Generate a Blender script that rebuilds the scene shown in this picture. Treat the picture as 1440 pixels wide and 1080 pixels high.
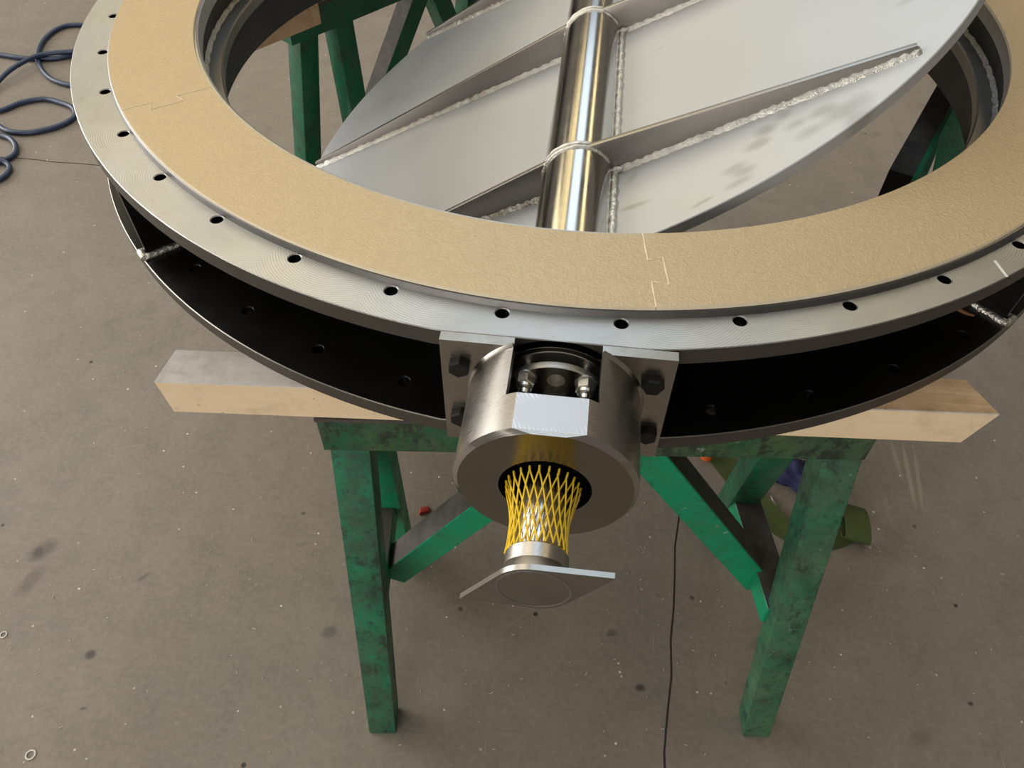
import bpy, bmesh, math, random
from mathutils import Vector, Matrix
random.seed(7)
PI = math.pi
S = 0.85                                   # one drawing unit (bolt-circle radius) in metres
for o in list(bpy.data.objects):
    bpy.data.objects.remove(o)
SC = bpy.context.scene
COL = SC.collection

# ------------------------------------------------------------------ camera
cam_d = bpy.data.cameras.new('camera')
cam_d.sensor_width = 36.0
cam_d.lens = 36.0 * 1097.487 / 1440.0
cam_d.clip_start = 0.05
cam = bpy.data.objects.new('camera', cam_d)
COL.objects.link(cam)
r0 = Vector((0.9932, 0.1163, 0.0093)); r1 = Vector((0.0940, -0.7499, -0.6549)); r2 = Vector((-0.0692, 0.6513, -0.7557))
r2.normalize(); r0 = (r0 - r2 * r0.dot(r2)).normalized(); r1 = r2.cross(r0)
M = Matrix(((r0.x, -r1.x, -r2.x, 0.0145 * S), (r0.y, -r1.y, -r2.y, -1.7373 * S), (r0.z, -r1.z, -r2.z, 0.7177 * S), (0, 0, 0, 1)))
ZF = -1.4                                  # floor level in drawing units
LIFT = -ZF * S                             # world z of the flange plane; floor at z = 0
M[2][3] += LIFT
cam.matrix_world = M
SC.camera = cam

# ------------------------------------------------------------------ world, lamps, exposure
SC.view_settings.view_transform = 'Standard'
SC.view_settings.look = 'None'
SC.view_settings.exposure = 0.0
SC.view_settings.gamma = 1.0
SC.view_settings.use_curve_mapping = False
w = bpy.data.worlds.new('workshop_air'); SC.world = w
w.use_nodes = True
w.node_tree.nodes['Background'].inputs[0].default_value = (0.60, 0.53, 0.45, 1)
w.node_tree.nodes['Background'].inputs[1].default_value = 0.26

def area(name, loc, target, sx, sy, power, color):
    d = bpy.data.lights.new(name, 'AREA'); d.shape = 'RECTANGLE'; d.size = sx; d.size_y = sy
    d.energy = power; d.color = color
    o = bpy.data.objects.new(name, d); COL.objects.link(o)
    o.location = loc
    o.rotation_euler = (Vector(target) - Vector(loc)).to_track_quat('-Z', 'Y').to_euler()
    return o
area('roof_skylight', (-0.4, 5.5, 7.5), (-0.4, 5.5, 0), 2.9, 17.0, 330, (0.70, 0.85, 1.0))
for lx in (-2.9, -3.9, -5.2):
    area('lamp_row', (lx, 5.5, 7.2), (lx, 5.5, 0), 0.55, 17.0, 85, (1.0, 0.80, 0.42))
area('lamp_row', (3.3, 6.5, 7.2), (3.3, 6.5, 0), 0.7, 15.0, 150, (1.0, 0.80, 0.42))
area('roof_bay', (-9.5, 3.0, 7.0), (-4.0, 2.0, 0), 5.0, 13.0, 420, (1.0, 0.97, 0.93))
area('high_bay_lamps', (-7.0, 10.0, 7.0), (-5.0, 6.0, 0), 2.0, 5.0, 75, (1.0, 0.86, 0.55))
area('gate_opening', (-11.0, 1.5, 3.0), (0, 0, 0.6), 12.0, 6.0, 1050, (1.0, 0.96, 0.90))
area('door_opening', (-2.5, -8.0, 2.4), (0, 0, 0.8), 6.0, 3.4, 340, (1.0, 0.95, 0.88))

# ------------------------------------------------------------------ helpers
def P(x, y, z):
    return Vector((x * S, y * S, z * S + LIFT))

def link(name, me, mat, parent=None, loc=None):
    o = bpy.data.objects.new(name, me)
    COL.objects.link(o)
    for m in (mat if isinstance(mat, (list, tuple)) else [mat]):
        me.materials.append(m)
    if parent is not None:
        o.parent = parent
        o.matrix_parent_inverse = Matrix.Translation(-Vector(world_loc(parent)))
    return o

def world_loc(o):
    return o['_loc'] if '_loc' in o else (0, 0, 0)

def obj(name, bm, mat, parent=None, sharp=32, smooth=True):
    """bm holds world coordinates; one mesh object."""
    bmesh.ops.remove_doubles(bm, verts=bm.verts, dist=1e-6)
    bmesh.ops.recalc_face_normals(bm, faces=bm.faces)
    me = bpy.data.meshes.new(name)
    lim = math.radians(sharp)
    for f in bm.faces:
        f.smooth = smooth
    for e in bm.edges:
        if len(e.link_faces) != 2 or e.calc_face_angle(0) > lim:
            e.smooth = False
    bm.to_mesh(me); bm.free()
    return link(name, me, mat, parent)

def thing(name, loc, label, cat, group=None):
    o = bpy.data.objects.new(name, None)
    COL.objects.link(o)
    o.empty_display_size = 0.1
    o.location = loc
    o['_loc'] = tuple(loc)
    o['label'] = label; o['category'] = cat
    if group: o['group'] = group
    return o

def tag(o, label, cat, group=None):
    o['label'] = label; o['category'] = cat
    if group: o['group'] = group
    return o

def quad_box(bm, c8, mi=0, topmi=None):
    """c8: bottom 4 then top 4 corners (same winding)."""
    v = [bm.verts.new(c) for c in c8]
    fs = [(0, 3, 2, 1), (4, 5, 6, 7), (0, 1, 5, 4), (1, 2, 6, 5), (2, 3, 7, 6), (3, 0, 4, 7)]
    for k, f in enumerate(fs):
        fc = bm.faces.new([v[i] for i in f])
        fc.material_index = topmi if (topmi is not None and k == 1) else mi
    return v

def box(bm, x0, x1, y0, y1, z0, z1, mi=0):
    quad_box(bm, [P(x0, y0, z0), P(x1, y0, z0), P(x1, y1, z0), P(x0, y1, z0), P(x0, y0, z1), P(x1, y0, z1), P(x1, y1, z1), P(x0, y1, z1)], mi)

def bevel(bm, w, ang=40, seg=2):
    bmesh.ops.remove_doubles(bm, verts=bm.verts, dist=1e-6)
    bmesh.ops.recalc_face_normals(bm, faces=bm.faces)
    es = [e for e in bm.edges if len(e.link_faces) == 2 and e.calc_face_angle(0) > math.radians(ang)]
    bmesh.ops.bevel(bm, geom=es, offset=w * S, segments=seg, profile=0.6, affect='EDGES')

def lathe_z(bm, prof, cx=0, cy=0, seg=192, rf=None, closed=True):
    """closed profile [(r,z)] around vertical axis; rf(phi,i) may change r."""
    rings = []
    for k in range(seg):
        a = 2 * PI * k / seg
        rings.append([bm.verts.new(P(cx + r * math.cos(a), cy + r * math.sin(a), z)) for r, z in prof])
    n = len(prof)
    for k in range(seg):
        A, B = rings[k], rings[(k + 1) % seg]
        for i in range(n if closed else n - 1):
            j = (i + 1) % n
            bm.faces.new((A[i], B[i], B[j], A[j]))

def lathe_y(bm, prof, cx, cz, seg=64, closed=True, a0=0.0, a1=2 * PI, caps=False):
    """profile [(r,y)] around an axis along y."""
    full = abs(a1 - a0 - 2 * PI) < 1e-6
    m = seg if full else seg + 1
    rings = []
    for k in range(m):
        a = a0 + (a1 - a0) * k / seg
        rings.append([bm.verts.new(P(cx + r * math.cos(a), y, cz + r * math.sin(a))) for r, y in prof])
    n = len(prof)
    for k in range(seg):
        A, B = rings[k], rings[(k + 1) % m]
        for i in range(n if closed else n - 1):
            j = (i + 1) % n
            try: bm.faces.new((A[i], B[i], B[j], A[j]))
            except ValueError: pass
    if closed and not full:
        bm.faces.new(rings[0]); bm.faces.new(rings[-1][::-1])
    if caps:
        bm.faces.new([r[0] for r in rings]); bm.faces.new([r[-1] for r in rings][::-1])

def prism(bm, poly, vec, mi=0):
    """poly: list of world points; extruded by vec."""
    a = [bm.verts.new(p) for p in poly]
    b = [bm.verts.new(p + vec) for p in poly]
    n = len(poly)
    bm.faces.new(a[::-1]).material_index = mi
    bm.faces.new(b).material_index = mi
    for i in range(n):
        bm.faces.new((a[i], a[(i + 1) % n], b[(i + 1) % n], b[i])).material_index = mi

def tube(bm, pts, rad, seg=10, closed=False, cap=True):
    pts = [Vector(p) for p in pts]
    n = len(pts)
    rings = []
    up = None
    for i in range(n):
        t = (pts[(i + 1) % n] - pts[i - 1]) if closed else (pts[min(i + 1, n - 1)] - pts[max(i - 1, 0)])
        t.normalize()
        if up is None:
            up = Vector((0, 0, 1)) if abs(t.z) < 0.9 else Vector((1, 0, 0))
        s = t.cross(up).normalized(); up = s.cross(t).normalized()
        r = rad[i] if isinstance(rad, (list, tuple)) else rad
        rings.append([bm.verts.new(pts[i] + (s * math.cos(2 * PI * k / seg) + up * math.sin(2 * PI * k / seg)) * r) for k in range(seg)])
    for i in range(n if closed else n - 1):
        A, B = rings[i], rings[(i + 1) % n]
        for k in range(seg):
            bm.faces.new((A[k], A[(k + 1) % seg], B[(k + 1) % seg], B[k]))
    if cap and not closed:
        bm.faces.new(rings[0][::-1]); bm.faces.new(rings[-1])

def smoothpts(pts, sub=8, closed=False):
    out = []
    n = len(pts)
    g = lambda i: Vector(pts[i % n] if closed else pts[max(0, min(n - 1, i))])
    for i in range(n if closed else n - 1):
        p0, p1, p2, p3 = g(i - 1), g(i), g(i + 1), g(i + 2)
        for k in range(sub):
            t = k / sub
            out.append(0.5 * ((2 * p1) + (p2 - p0) * t + (2 * p0 - 5 * p1 + 4 * p2 - p3) * t * t + (3 * p1 - p0 - 3 * p2 + p3) * t ** 3))
    if not closed: out.append(Vector(pts[-1]))
    return out

# ------------------------------------------------------------------ materials
class Mat:
    def __init__(s, name, base=(0.5, 0.5, 0.5), rough=0.5, metal=0.0, spec=0.5):
        s.m = bpy.data.materials.new(name); s.m.use_nodes = True
        s.nt = s.m.node_tree; s.b = s.nt.nodes['Principled BSDF']
        s.b.inputs['Roughness'].default_value = rough
        s.b.inputs['Metallic'].default_value = metal
        s.b.inputs['Specular IOR Level'].default_value = spec
        s.col = s.rgb(base); s._h = None
        s.rough = rough
        s.tc = s.n('ShaderNodeTexCoord')
        s.pos = s.n('ShaderNodeNewGeometry').outputs['Position']
    def n(s, t, **kw):
        nd = s.nt.nodes.new(t)
        for k, v in kw.items(): setattr(nd, k, v)
        return nd
    def l(s, a, b): s.nt.links.new(a, b)
    def rgb(s, c):
        nd = s.n('ShaderNodeRGB'); nd.outputs[0].default_value = (c[0], c[1], c[2], 1); return nd.outputs[0]
    def math(s, op, a, b=None, clamp=False):
        nd = s.n('ShaderNodeMath', operation=op); nd.use_clamp = clamp
        for i, x in enumerate((a, b)):
            if x is None: continue
            if isinstance(x, (int, float)): nd.inputs[i].default_value = x
            else: s.l(x, nd.inputs[i])
        return nd.outputs[0]
    def scaled(s, v=(1, 1, 1), src=None, rot=(0, 0, 0), loc=(0, 0, 0)):
        mp = s.n('ShaderNodeMapping'); mp.inputs['Scale'].default_value = v
        mp.inputs['Rotation'].default_value = rot; mp.inputs['Location'].default_value = loc
        s.l(src if src is not None else s.pos, mp.inputs['Vector']); return mp.outputs[0]
    def noise(s, scale=5, detail=4, rough=0.55, vec=None, dist=0.0):
        nd = s.n('ShaderNodeTexNoise'); nd.inputs['Scale'].default_value = scale; nd.inputs['Detail'].default_value = detail
        nd.inputs['Roughness'].default_value = rough; nd.inputs['Distortion'].default_value = dist
        s.l(vec if vec is not None else s.pos, nd.inputs['Vector']); return nd.outputs['Fac']
    def voro(s, scale=5, vec=None, feature='F1'):
        nd = s.n('ShaderNodeTexVoronoi', feature=feature); nd.inputs['Scale'].default_value = scale
        s.l(vec if vec is not None else s.pos, nd.inputs['Vector']); return nd
    def wave(s, scale, vec=None, dist=0, typ='BANDS', direction='X', dscale=1, detail=2):
        nd = s.n('ShaderNodeTexWave', wave_type=typ); nd.inputs['Scale'].default_value = scale
        if typ == 'BANDS': nd.bands_direction = direction
        else: nd.rings_direction = direction
        nd.inputs['Distortion'].default_value = dist; nd.inputs['Detail Scale'].default_value = dscale; nd.inputs['Detail'].default_value = detail
        s.l(vec if vec is not None else s.pos, nd.inputs['Vector']); return nd.outputs['Fac']
    def ramp(s, f, a, b, lo=0.0, hi=1.0):
        nd = s.n('ShaderNodeMapRange'); nd.inputs['From Min'].default_value = a; nd.inputs['From Max'].default_value = b
        nd.inputs['To Min'].default_value = lo; nd.inputs['To Max'].default_value = hi; nd.clamp = True
        s.l(f, nd.inputs['Value']); return nd.outputs[0]
    def mix(s, f, c, mode='MIX'):
        nd = s.n('ShaderNodeMix', data_type='RGBA', blend_type=mode)
        if isinstance(f, (int, float)): nd.inputs[0].default_value = f
        else: s.l(f, nd.inputs[0])
        s.l(s.col, nd.inputs[6])
        if isinstance(c, tuple): nd.inputs[7].default_value = (c[0], c[1], c[2], 1)
        else: s.l(c, nd.inputs[7])
        s.col = nd.outputs[2]; return s
    def bump(s, h, strength=0.2, dist=0.01):
        nd = s.n('ShaderNodeBump'); nd.inputs['Strength'].default_value = strength; nd.inputs['Distance'].default_value = dist
        s.l(h, nd.inputs['Height'])
        if s._h is not None: s.l(s._h, nd.inputs['Normal'])
        s._h = nd.outputs[0]; return s
    def roughness(s, f): s.l(f, s.b.inputs['Roughness']); return s
    def metallic(s, f): s.l(f, s.b.inputs['Metallic']); return s
    def spot(s, x, y, rx, ry, rot=0, hard=0.35, src=None, wob=0.25, nscale=14):
        """soft-edged elliptical mask (1 inside) in the xy of src."""
        src = src if src is not None else s.pos
        nz = s.n('ShaderNodeTexNoise'); nz.inputs['Scale'].default_value = nscale; nz.inputs['Detail'].default_value = 3
        s.l(src, nz.inputs['Vector'])
        mp = s.n('ShaderNodeMapping', vector_type='TEXTURE')
        mp.inputs['Location'].default_value = (x, y, 0); mp.inputs['Rotation'].default_value = (0, 0, rot)
        mp.inputs['Scale'].default_value = (rx, ry, 1000)
        s.l(src, mp.inputs['Vector'])
        ln = s.n('ShaderNodeVectorMath', operation='LENGTH'); s.l(mp.outputs[0], ln.inputs[0])
        d = s.math('ADD', ln.outputs['Value'], s.math('MULTIPLY', s.math('SUBTRACT', nz.outputs['Fac'], 0.5), wob * 4))
        return s.ramp(d, 1.0, 1.0 - hard)
    def polar(s, cx=0, cy=0):
        """vector (angle*R, radius, z) about the valve centre."""
        sp = s.n('ShaderNodeSeparateXYZ'); s.l(s.pos, sp.inputs[0])
        x = s.math('SUBTRACT', sp.outputs[0], cx * S); y = s.math('SUBTRACT', sp.outputs[1], cy * S)
        a = s.math('ARCTAN2', y, x)
        r = s.math('SQRT', s.math('ADD', s.math('MULTIPLY', x, x), s.math('MULTIPLY', y, y)))
        cb = s.n('ShaderNodeCombineXYZ'); s.l(a, cb.inputs[0]); s.l(r, cb.inputs[1]); s.l(sp.outputs[2], cb.inputs[2])
        return cb.outputs[0]
    def done(s):
        s.l(s.col, s.b.inputs['Base Color'])
        if s._h is not None: s.l(s._h, s.b.inputs['Normal'])
        return s.m

def m_floor():
    k = Mat('concrete', (0.215, 0.180, 0.146), 0.55, 0, 0.35)
    k.mix(k.ramp(k.noise(0.9, 5, 0.6), 0.35, 0.7, 0, 0.65), (0.150, 0.132, 0.112))
    k.mix(k.ramp(k.noise(2.6, 6, 0.65), 0.45, 0.75, 0, 0.45), (0.27, 0.235, 0.20))
    k.mix(k.ramp(k.noise(10, 7, 0.75), 0.45, 0.75, 0, 0.6), (0.125, 0.108, 0.092))
    k.mix(k.ramp(k.noise(75, 4, 0.7), 0.42, 0.72, 0, 0.38), (0.30, 0.265, 0.23))
    # scratches
    sc = k.noise(7, 3, 0.6, k.scaled((9, 0.5, 1), rot=(0, 0, 0.5)))
    k.mix(k.ramp(sc, 0.71, 0.78, 0, 0.35), (0.42, 0.38, 0.34))
    # tiny pale and dark specks
    v = k.voro(26); mk = k.noise(9, 2, 0.5)
    k.mix(k.math('MULTIPLY', k.ramp(v.outputs['Distance'], 0.085, 0.06), k.ramp(mk, 0.5, 0.58)), (0.62, 0.58, 0.53))
    v2 = k.voro(11, k.scaled((1, 1, 1), loc=(3.1, 1.7, 0)))
    k.mix(k.math('MULTIPLY', k.ramp(v2.outputs['Distance'], 0.075, 0.05), k.ramp(k.noise(5, 2, 0.5), 0.52, 0.6)), (0.035, 0.03, 0.026))
    # stains of their own shape
    for (x, y, rx, ry, rot, st, c) in FLOOR_STAINS:
        k.mix(k.math('MULTIPLY', k.spot(x * S, y * S, rx * S, ry * S, rot, 0.6), st), c)
    k.roughness(k.ramp(k.noise(3, 4, 0.6), 0.3, 0.7, 0.42, 0.62))
    k.bump(k.noise(40, 6, 0.7), 0.25, 0.004)
    return k.done()
FLOOR_STAINS = [(-1.505, -0.75, 0.055, 0.035, 1.0, 0.55, (0.065, 0.05, 0.042)),
                (-1.49, -0.84, 0.065, 0.030, 1.4, 0.45, (0.075, 0.056, 0.046)),
                (-1.515, -0.755, 0.018, 0.022, 0.3, 0.6, (0.035, 0.032, 0.03)),
                (-1.168, -0.793, 0.030, 0.010, 0.9, 0.5, (0.075, 0.056, 0.046)),
                (-1.214, -1.034, 0.018, 0.016, 0.3, 0.8, (0.045, 0.040, 0.036)),
                (-0.58, -0.892, 0.028, 0.024, 0.3, 0.6, (0.065, 0.06, 0.055)),
                (-1.165, -1.172, 0.014, 0.006, 0.3, 0.6, (0.05, 0.045, 0.04)),
                (1.158, -0.14, 0.010, 0.16, -0.05, 0.45, (0.42, 0.36, 0.28)),
                (1.130, -0.08, 0.012, 0.10, 0.04, 0.35, (0.40, 0.35, 0.28)),
                (1.185, -0.16, 0.008, 0.17, -0.10, 0.35, (0.42, 0.36, 0.29)),
                (0.288, -0.943, 0.016, 0.012, 0.0, 0.8, (0.035, 0.03, 0.026)),
                (0.207, -0.80, 0.020, 0.012, 0.4, 0.6, (0.05, 0.045, 0.04)),
                (1.164, -0.88, 0.012, 0.010, 0.0, 0.9, (0.018, 0.018, 0.018)),
                (1.02, -0.98, 0.05, 0.03, 0.6, 0.35, (0.08, 0.07, 0.06)),
                (0.62, -0.78, 0.04, 0.03, 0.6, 0.35, (0.08, 0.07, 0.06))]

def m_green(name, dirt=0.5, fade=0.0, base=(0.0, 0.270, 0.125), fcol=(0.105, 0.19, 0.11)):
    k = Mat(name, base, 0.42, 0, 0.45)
    k.mix(k.ramp(k.noise(6, 4, 0.6), 0.35, 0.75, 0, 0.5), tuple(c * 0.62 for c in base))
    if fade:
        k.mix(k.ramp(k.noise(9, 5, 0.7), 0.35, 0.7, 0, fade), fcol)
    k.mix(k.ramp(k.noise(13, 7, 0.75), 0.62 - dirt * 0.2, 0.80 - dirt * 0.12, 0, 0.85), (0.018, 0.03, 0.02))
    k.mix(k.ramp(k.noise(30, 6, 0.7, k.scaled((1, 1, 0.25))), 0.60, 0.72, 0, 0.55 * dirt + 0.15), (0.02, 0.02, 0.015))
    k.mix(k.ramp(k.noise(40, 4, 0.7), 0.665, 0.74, 0, 0.7), (0.36, 0.42, 0.34))
    g = k.noise(17, 9, 0.78, k.scaled((1, 1, 0.5)))
    k.mix(k.ramp(g, 0.46, 0.58, 0, 0.20 + 0.40 * dirt), (0.050, 0.085, 0.058))
    k.mix(k.ramp(k.noise(24, 9, 0.8, k.scaled((1, 1, 0.6), loc=(2, 1, 4))), 0.60 - 0.09 * dirt, 0.68 - 0.09 * dirt, 0, 0.35 + 0.5 * dirt), (0.014, 0.020, 0.015))
    k.mix(k.ramp(k.noise(75, 6, 0.75), 0.60 - 0.05 * dirt, 0.66 - 0.05 * dirt, 0, 0.3 + 0.35 * dirt), (0.020, 0.026, 0.020))
    # paint knocked off along the edges
    bv = k.n('ShaderNodeBevel'); bv.samples = 4; bv.inputs['Radius'].default_value = 0.007
    dt = k.n('ShaderNodeVectorMath', operation='DOT_PRODUCT'); k.l(bv.outputs[0], dt.inputs[0])
    k.l(k.n('ShaderNodeNewGeometry').outputs['Normal'], dt.inputs[1])
    ed = k.ramp(dt.outputs['Value'], 0.985, 0.90)
    k.mix(k.math('MULTIPLY', ed, k.ramp(k.noise(55, 5, 0.7), 0.48, 0.60, 0, 0.85)), (0.035, 0.032, 0.026))
    k.bump(k.noise(30, 5, 0.7), 0.25, 0.004)
    k.roughness(k.ramp(k.noise(10, 4, 0.6), 0.3, 0.7, 0.35, 0.65))
    return k.done()

def m_dusty():
    k = Mat('settled_grime', (0.055, 0.050, 0.045), 0.7, 0, 0.3)
    k.mix(k.ramp(k.noise(20, 6, 0.7), 0.4, 0.75, 0, 0.8), (0.12, 0.108, 0.095))
    k.mix(k.ramp(k.noise(26, 6, 0.7), 0.68, 0.76, 0, 0.8), (0.03, 0.12, 0.06))
    k.bump(k.noise(60, 5, 0.7), 0.3, 0.003)
    return k.done()

def m_steel(name, base, rough, var=0.25, brush=None, bump=0.05, metal=1.0, stain=(0.30, 0.27, 0.22)):
    k = Mat(name, base, rough, metal)
    k.mix(k.ramp(k.noise(7, 5, 0.65), 0.35, 0.75, 0, var), stain)
    if brush:
        vec = k.scaled(brush)
        nb = k.noise(30, 5, 0.7, vec)
        k.mix(k.ramp(nb, 0.35, 0.75, 0, 0.25), tuple(c * 0.6 for c in base))
        k.bump(nb, bump, 0.002)
        k.roughness(k.ramp(nb, 0.3, 0.7, rough - 0.07, rough + 0.1))
    else:
        k.bump(k.noise(90, 4, 0.6), bump, 0.002)
    return k.done()

def m_flange():
    k = Mat('turned_steel', (0.43, 0.43, 0.425), 0.44, 1.0)
    pv = k.polar()
    k.mix(k.ramp(k.noise(3.5, 4, 0.6), 0.35, 0.7, 0, 0.45), (0.36, 0.355, 0.345))
    k.mix(k.ramp(k.noise(9, 6, 0.7, k.scaled((2.2, 8, 1), pv)), 0.5, 0.75, 0, 0.5), (0.32, 0.31, 0.30))
    # overlapping milling sweeps: arcs of a cutter that rolls along the rim
    sp = k.n('ShaderNodeSeparateXYZ'); k.l(pv, sp.inputs[0])
    ang = k.math('MULTIPLY', sp.outputs[0], 6.0)
    fr = k.math('SUBTRACT', k.math('FRACT', ang), 0.5)
    cb = k.n('ShaderNodeCombineXYZ'); k.l(k.math('MULTIPLY', fr, 0.17 * S), cb.inputs[0])
    k.l(k.math('SUBTRACT', sp.outputs[1], 0.93 * S), cb.inputs[1])
    wv = k.wave(95, cb.outputs[0], 1.2, 'RINGS', 'Z', 3)
    msk = k.ramp(k.noise(4.2, 3, 0.5), 0.42, 0.60)
    wm = k.math('MULTIPLY', wv, msk)
    k.mix(k.math('MULTIPLY', k.ramp(wm, 0.3, 0.9), 0.27), (0.80, 0.79, 0.76))
    k.bump(wm, 0.05, 0.0012)
    k.bump(k.noise(60, 4, 0.6, k.scaled((1.0, 26, 1), pv)), 0.08, 0.0015)
    k.roughness(k.ramp(k.noise(5, 5, 0.6), 0.3, 0.7, 0.38, 0.54))
    return k.done()

def m_seat():
    k = Mat('faced_steel', (0.42, 0.41, 0.39), 0.34, 1.0)
    pv = k.polar()
    k.mix(k.ramp(k.noise(26, 4, 0.6, k.scaled((9, 1, 1), pv)), 0.4, 0.7, 0, 0.5), (0.30, 0.28, 0.25))
    k.bump(k.noise(60, 4, 0.6, k.scaled((14, 1, 1), pv)), 0.12, 0.002)
    return k.done()

def m_disc():
    k = Mat('pickled_stainless', (0.515, 0.52, 0.525), 0.50, 0.65)
    k.mix(k.ramp(k.noise(2.2, 5, 0.6), 0.35, 0.75, 0, 0.25), (0.50, 0.50, 0.50))
    k.mix(k.ramp(k.noise(14, 6, 0.7, k.scaled((1, 4, 1), rot=(0, 0, 0.5))), 0.62, 0.8, 0, 0.35), (0.36, 0.35, 0.33))
    for (x, y, rx, ry, rot, st) in DISC_SMUDGES:
        k.mix(k.math('MULTIPLY', k.spot(x * S, y * S, rx * S, ry * S, rot, 0.7, nscale=25), st), (0.27, 0.26, 0.24))
    k.roughness(k.ramp(k.noise(4, 4, 0.6), 0.3, 0.7, 0.46, 0.58))
    k.bump(k.noise(120, 3, 0.6), 0.04, 0.002)
    return k.done()
DISC_SMUDGES = []

def m_weld(name='weld_metal', base=(0.70, 0.68, 0.63)):
    k = Mat(name, base, 0.35, 1.0)
    k.mix(k.ramp(k.noise(70, 4, 0.7), 0.4, 0.7, 0, 0.6), (0.45, 0.42, 0.36))
    k.bump(k.noise(110, 4, 0.7), 0.6, 0.006)
    return k.done()

def m_gasket():
    k = Mat('gold_mica_board', (0.51, 0.397, 0.248), 0.37, 0.6, 0.5)
    k.mix(k.ramp(k.noise(2.5, 4, 0.6), 0.35, 0.7, 0, 0.35), (0.56, 0.43, 0.265))
    fl = k.noise(300, 4, 0.6)
    k.mix(k.ramp(fl, 0.4, 0.75, 0, 0.45), (0.64, 0.505, 0.32))
    k.mix(k.ramp(k.noise(230, 3, 0.6), 0.62, 0.74, 0, 0.4), (0.46, 0.34, 0.18))
    k.bump(fl, 0.26, 0.004)
    k.bump(k.noise(110, 3, 0.5), 0.09, 0.004)
    k.roughness(k.ramp(k.noise(90, 3, 0.6), 0.3, 0.7, 0.40, 0.56))
    return k.done()

def m_black(name='black_paint', base=(0.0045, 0.0042, 0.004), rough=0.30, spec=0.3):
    k = Mat(name, base, rough, 0, spec)
    k.mix(k.ramp(k.noise(8, 6, 0.7), 0.5, 0.8, 0, 0.4), (0.014, 0.011, 0.008))
    k.mix(k.ramp(k.noise(70, 4, 0.7), 0.70, 0.78, 0, 0.4), (0.09, 0.08, 0.07))
    k.bump(k.noise(60, 4, 0.6), 0.08, 0.002)
    k.roughness(k.ramp(k.noise(10, 4, 0.6), 0.3, 0.7, rough - 0.06, rough + 0.14))
    return k.done()

def m_wood(name, base, dark, stain=0.0, rough=0.7):
    k = Mat(name, base, rough, 0, 0.25)
    ex = (math.radians(4.2))
    gv = k.scaled((1.5, 26, 26), rot=(0, 0, -ex))
    k.mix(k.ramp(k.noise(1.6, 6, 0.65, gv, 0.6), 0.35, 0.7, 0, 0.5), dark)
    k.mix(k.ramp(k.noise(16, 6, 0.7), 0.55 - 0.1 * stain, 0.78, 0, 0.35 + 0.4 * stain), tuple(c * 0.45 for c in dark))
    k.mix(k.ramp(k.noise(70, 3, 0.6), 0.70, 0.75, 0, 0.6), (0.10, 0.075, 0.05))
    k.bump(k.noise(5, 5, 0.65, gv), 0.25, 0.003)
    return k.done()

def m_plain(name, base, rough=0.5, metal=0.0, var=0.3, scale=20, spec=0.5):
    k = Mat(name, base, rough, metal, spec)
    k.mix(k.ramp(k.noise(scale, 5, 0.65), 0.35, 0.75, 0, var), tuple(c * 0.5 for c in base))
    k.bump(k.noise(scale * 4, 4, 0.6), 0.08, 0.002)
    return k.done()

# ================================================================== SETTING
MF = m_floor()
MSUB = m_plain('joint_dirt', (0.07, 0.058, 0.046), 0.9)
def crackA(y):   # x of the saw cut that runs towards the camera
    return 0.395 - (-0.48 - y) * 0.062 if y < -0.48 else 0.395 + (y + 0.48) * 0.045
def jag(i, amp=0.004): return amp * (math.sin(i * 2.3) + 0.7 * math.sin(i * 5.1 + 1) + 0.4 * math.sin(i * 11.7))
floor = bpy.data.objects.new('floor', None); COL.objects.link(floor); floor['kind'] = 'structure'; floor['_loc'] = (0, 0, 0)
ys = [-4 + 0.1 * i for i in range(0, 121)]
gap = 0.0030
YB = 1.2
def slab(poly):
    bm = bmesh.new()
    prism(bm, [P(x, y, ZF - 0.0038) for x, y in poly], Vector((0, 0, 0.0038 * S)))
    o = obj('floor_slab', bm, MF, floor, smooth=False); return o
ca = [(crackA(y) + jag(i), y) for i, y in enumerate(ys)]
slab([(x + gap, y) for x, y in ca] + [(9, 8), (9, -4)])
front = [(x - gap, y) for x, y in ca if y < YB - 0.05]
back = [(x - gap, y) for x, y in ca if y > YB + 0.05]
nb = 90
bl = [(-9 + (crackA(YB) - gap + 9) * i / nb, YB + jag(i + 3, 0.003)) for i in range(nb + 1)]
slab(front + [(x, y - gap) for x, y in reversed(bl)] + [(-9, -4)])
slab([(x, y + gap) for x, y in bl] + back + [(-9, 8)])
bm = bmesh.new()
box(bm, -9, 9, -4, 8, ZF - 0.12, ZF - 0.004)
obj('joint_base', bm, MSUB, floor)

# metal and wood flakes lying about: nobody could count them
bm = bmesh.new()
for i in range(420):
    x = random.uniform(-1.6, 1.5); y = random.uniform(-1.25, 0.2)
    if random.random() < 0.2: x = random.uniform(-2.3, -0.6); y = random.uniform(-0.4, 1.0)
    if x > -0.6 and y > -0.3: continue
    a = random.uniform(0, PI); l = random.choice((0.0012, 0.0016, 0.002, 0.002, 0.0028, 0.0045)) * random.uniform(0.7, 1.2); wd = 0.0007
    c, s = math.cos(a), math.sin(a)
    q = [(-l, -wd), (l, -wd), (l, wd), (-l, wd)]
    lo = [P(x + u * c - v * s, y + u * s + v * c, ZF + 0.0002) for u, v in q]
    hi = [P(x + u * c - v * s, y + u * s + v * c, ZF + 0.0014) for u, v in q]
    quad_box(bm, lo + hi)
o = obj('floor_chips', bm, m_plain('pale_chip', (0.55, 0.52, 0.47), 0.5), None)
o['kind'] = 'stuff'; tag(o, 'tiny pale metal and wood chips scattered over the concrete floor', 'debris')

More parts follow.
